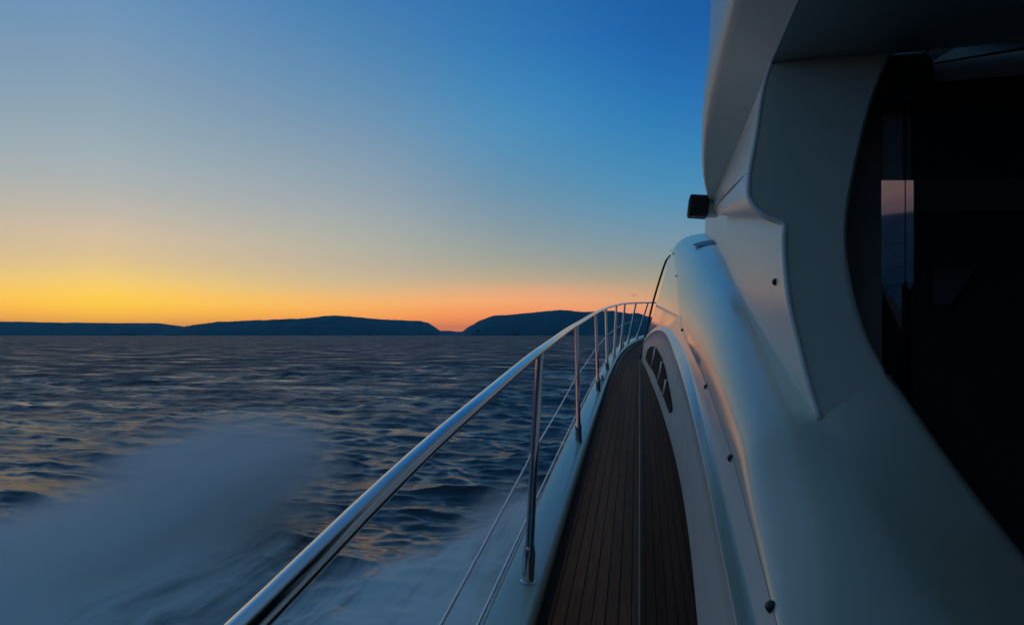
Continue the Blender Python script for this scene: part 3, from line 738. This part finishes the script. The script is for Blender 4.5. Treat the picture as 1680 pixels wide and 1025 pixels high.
def seamat():
    m = Mat('sea_water'); v = m.coords((1, .33, 1)); v1 = m.coords((1, .6, 1))
    at = m.n('ShaderNodeAttribute'); at.attribute_name = 'foam'
    st = m.noise(m.coords((1.6, .22, 1)), 1.0, 6, .6, .3); st2 = m.noise(m.coords((5, .5, 1)), 1.3, 5, .6)
    def mt(op, a, b=None, cl=False):
        x = m.n('ShaderNodeMath', operation=op); x.use_clamp = cl
        for i, q in enumerate((a, b)):
            if q is None: continue
            if isinstance(q, (int, float)): x.inputs[i].default_value = q
            else: m.l(q, x.inputs[i])
        return x.outputs[0]
    mod = mt('ADD', mt('MULTIPLY', mt('SUBTRACT', st, .5), 3.4), mt('MULTIPLY', mt('SUBTRACT', st2, .5), 1.2))
    f = mt('ADD', at.outputs['Fac'], mt('MULTIPLY', mod, mt('MULTIPLY', at.outputs['Fac'], .9)))
    fr = m.n('ShaderNodeMapRange', interpolation_type='SMOOTHSTEP'); m.l(f, fr.inputs[0]); fr.inputs[1].default_value = .12; fr.inputs[2].default_value = 1.05
    fr.inputs[4].default_value = .92
    m.set(Base_Color=(.005, .050, .080, 1), IOR=1.33); m.b.inputs['Specular Tint'].default_value = (1, .84, .88, 1)
    geo = m.n('ShaderNodeNewGeometry'); acc = geo.outputs['Normal']; ch = m.n('ShaderNodeAttribute'); ch.attribute_name = 'chop'; m.l(mt('ADD', .17, mt('MULTIPLY', ch.outputs['Fac'], mt('ADD', .02, mt('MULTIPLY', m.ramp(m.noise(m.coords((.6, 1.1, 1)), .22, 9, .72), [(.34, (0, 0, 0)), (.64, (1, 1, 1))]), .78)))), m.b.inputs['Roughness']); chop = mt('ADD', .3, mt('MULTIPLY', ch.outputs['Fac'], 1.0))
    for vec, sc, dt_, a_ in ((m.coords((.8, 1.2, 1)), .030, 9, .9), (m.coords((.8, 1.4, 1)), .30, 4, .5), (m.coords((.8, 1.3, 1)), 1.5, 3, .75), (m.coords((.7, 1, 1)), 5.5, 4, .55)):
        nx = m.n('ShaderNodeTexNoise'); m.l(vec, nx.inputs['Vector']); nx.inputs['Scale'].default_value = sc; nx.inputs['Detail'].default_value = dt_; nx.inputs['Roughness'].default_value = .78 if dt_ == 9 else .5
        sb = m.n('ShaderNodeVectorMath', operation='SUBTRACT'); m.l(nx.outputs['Color'], sb.inputs[0]); sb.inputs[1].default_value = (.5, .5, .5)
        ml = m.n('ShaderNodeVectorMath', operation='MULTIPLY'); m.l(sb.outputs[0], ml.inputs[0]); ml.inputs[1].default_value = (a_, a_, 0)
        m2 = m.n('ShaderNodeVectorMath', operation='SCALE'); m.l(ml.outputs[0], m2.inputs[0]); m.l(chop, m2.inputs['Scale']); ml = m2
        ad = m.n('ShaderNodeVectorMath', operation='ADD'); m.l(acc, ad.inputs[0]); m.l(ml.outputs[0], ad.inputs[1]); acc = ad.outputs[0]
    nn_ = m.n('ShaderNodeVectorMath', operation='NORMALIZE'); m.l(acc, nn_.inputs[0]); m.l(nn_.outputs[0], m.b.inputs['Normal'])
    fo = m.n('ShaderNodeBsdfPrincipled'); fo.inputs['Base Color'].default_value = (.93, .93, .92, 1); fo.inputs['Roughness'].default_value = .9; fo.inputs['Specular IOR Level'].default_value = .1
    mx = m.n('ShaderNodeMixShader'); m.l(fr.outputs[0], mx.inputs[0]); m.l(m.b.outputs[0], mx.inputs[1]); m.l(fo.outputs[0], mx.inputs[2])
    m.l(mx.outputs[0], m.o.inputs['Surface']); return m.m
sea = link('sea', me, seamat()); tag(sea, 'dark choppy sea with the yacht wake streaming past', 'sea', 'structure')

# ------------------------------------------------------------------ spray drifting off the bow wave
sp_ = Mat('spray_mist'); sp_.t.nodes.remove(sp_.b)
vec = sp_.coords((1.6, .30, 1.8)); geo = sp_.n('ShaderNodeNewGeometry'); sx_ = sp_.n('ShaderNodeSeparateXYZ'); sp_.l(geo.outputs['Position'], sx_.inputs[0])
def sm(op, a, b=None, cl=False):
    x = sp_.n('ShaderNodeMath', operation=op); x.use_clamp = cl
    for i, q in enumerate((a, b)):
        if q is None: continue
        if isinstance(q, (int, float)): x.inputs[i].default_value = q
        else: sp_.l(q, x.inputs[i])
    return x.outputs[0]
tot = None
for cx, cy, cz, rx_, ry_, rz_, a_ in ((-6.4, 4.5, .25, 1.4, 2.6, .5, .75), (-6.6, 8.7, .80, .9, 1.5, .66, 2.4), (-7.2, 5.6, .55, .8, 1.5, .45, 1.0), (-6.2, 1.5, .2, 2.0, 2.5, .5, .7), (-7.6, 6.2, .2, 1.1, 2.2, .4, .5), (-2.1, 8.5, .2, .7, 2.8, .45, .32)):
    q = None
    for ax, c0, r0 in (('X', cx, rx_), ('Y', cy, ry_), ('Z', cz, rz_)):
        t_ = sm('DIVIDE', sm('SUBTRACT', sx_.outputs[ax], c0), r0); t_ = sm('MULTIPLY', t_, t_); q = t_ if q is None else sm('ADD', q, t_)
    g = sm('MULTIPLY', sm('EXPONENT', sm('MULTIPLY', q, -1.0)), a_); tot = g if tot is None else sm('ADD', tot, g)
nz_ = sp_.noise(vec, 1.0, 4, .55)
nz2 = sp_.noise(sp_.coords((1.9, .36, 2.6)), 1.0, 4, .6)
tot = sm('MULTIPLY', tot, sm('MAXIMUM', sm('ADD', -1.75, sm('MULTIPLY', nz2, 5.6)), .06))
den = sm('MAXIMUM', sm('SUBTRACT', sm('MULTIPLY', tot, sm('MAXIMUM', sm('ADD', -1.45, sm('MULTIPLY', nz_, 5.0)), .12)), .07), 0.0)
pv = sp_.n('ShaderNodeVolumePrincipled'); pv.inputs['Color'].default_value = (.995, .995, .995, 1); sp_.l(sm('MULTIPLY', den, 2.4), pv.inputs['Density'])
sp_.l(pv.outputs[0], sp_.o.inputs['Volume'])
spray = MB().box((-5.4, 5.0, .9), (8.4, 17, 2.2)).build('spray', sp_.m, None, smooth=False); tag(spray, 'soft blue-white cloud of spray blown off the bow wave', 'spray', 'stuff')

# ------------------------------------------------------------------ haze over the water
hz = Mat('evening_haze'); hz.t.nodes.remove(hz.b)
pv = hz.n('ShaderNodeVolumePrincipled'); pv.inputs['Color'].default_value = (.28, .72, 1, 1); pv.inputs['Density'].default_value = 2.6e-5; pv.inputs['Anisotropy'].default_value = 0.0
hz.l(pv.outputs[0], hz.o.inputs['Volume'])
haze = MB().box((0, 0, 228), (62000, 62000, 464)).build('haze', hz.m, None, smooth=False); tag(haze, 'thin blue evening haze over the water and hills', 'haze', 'stuff')
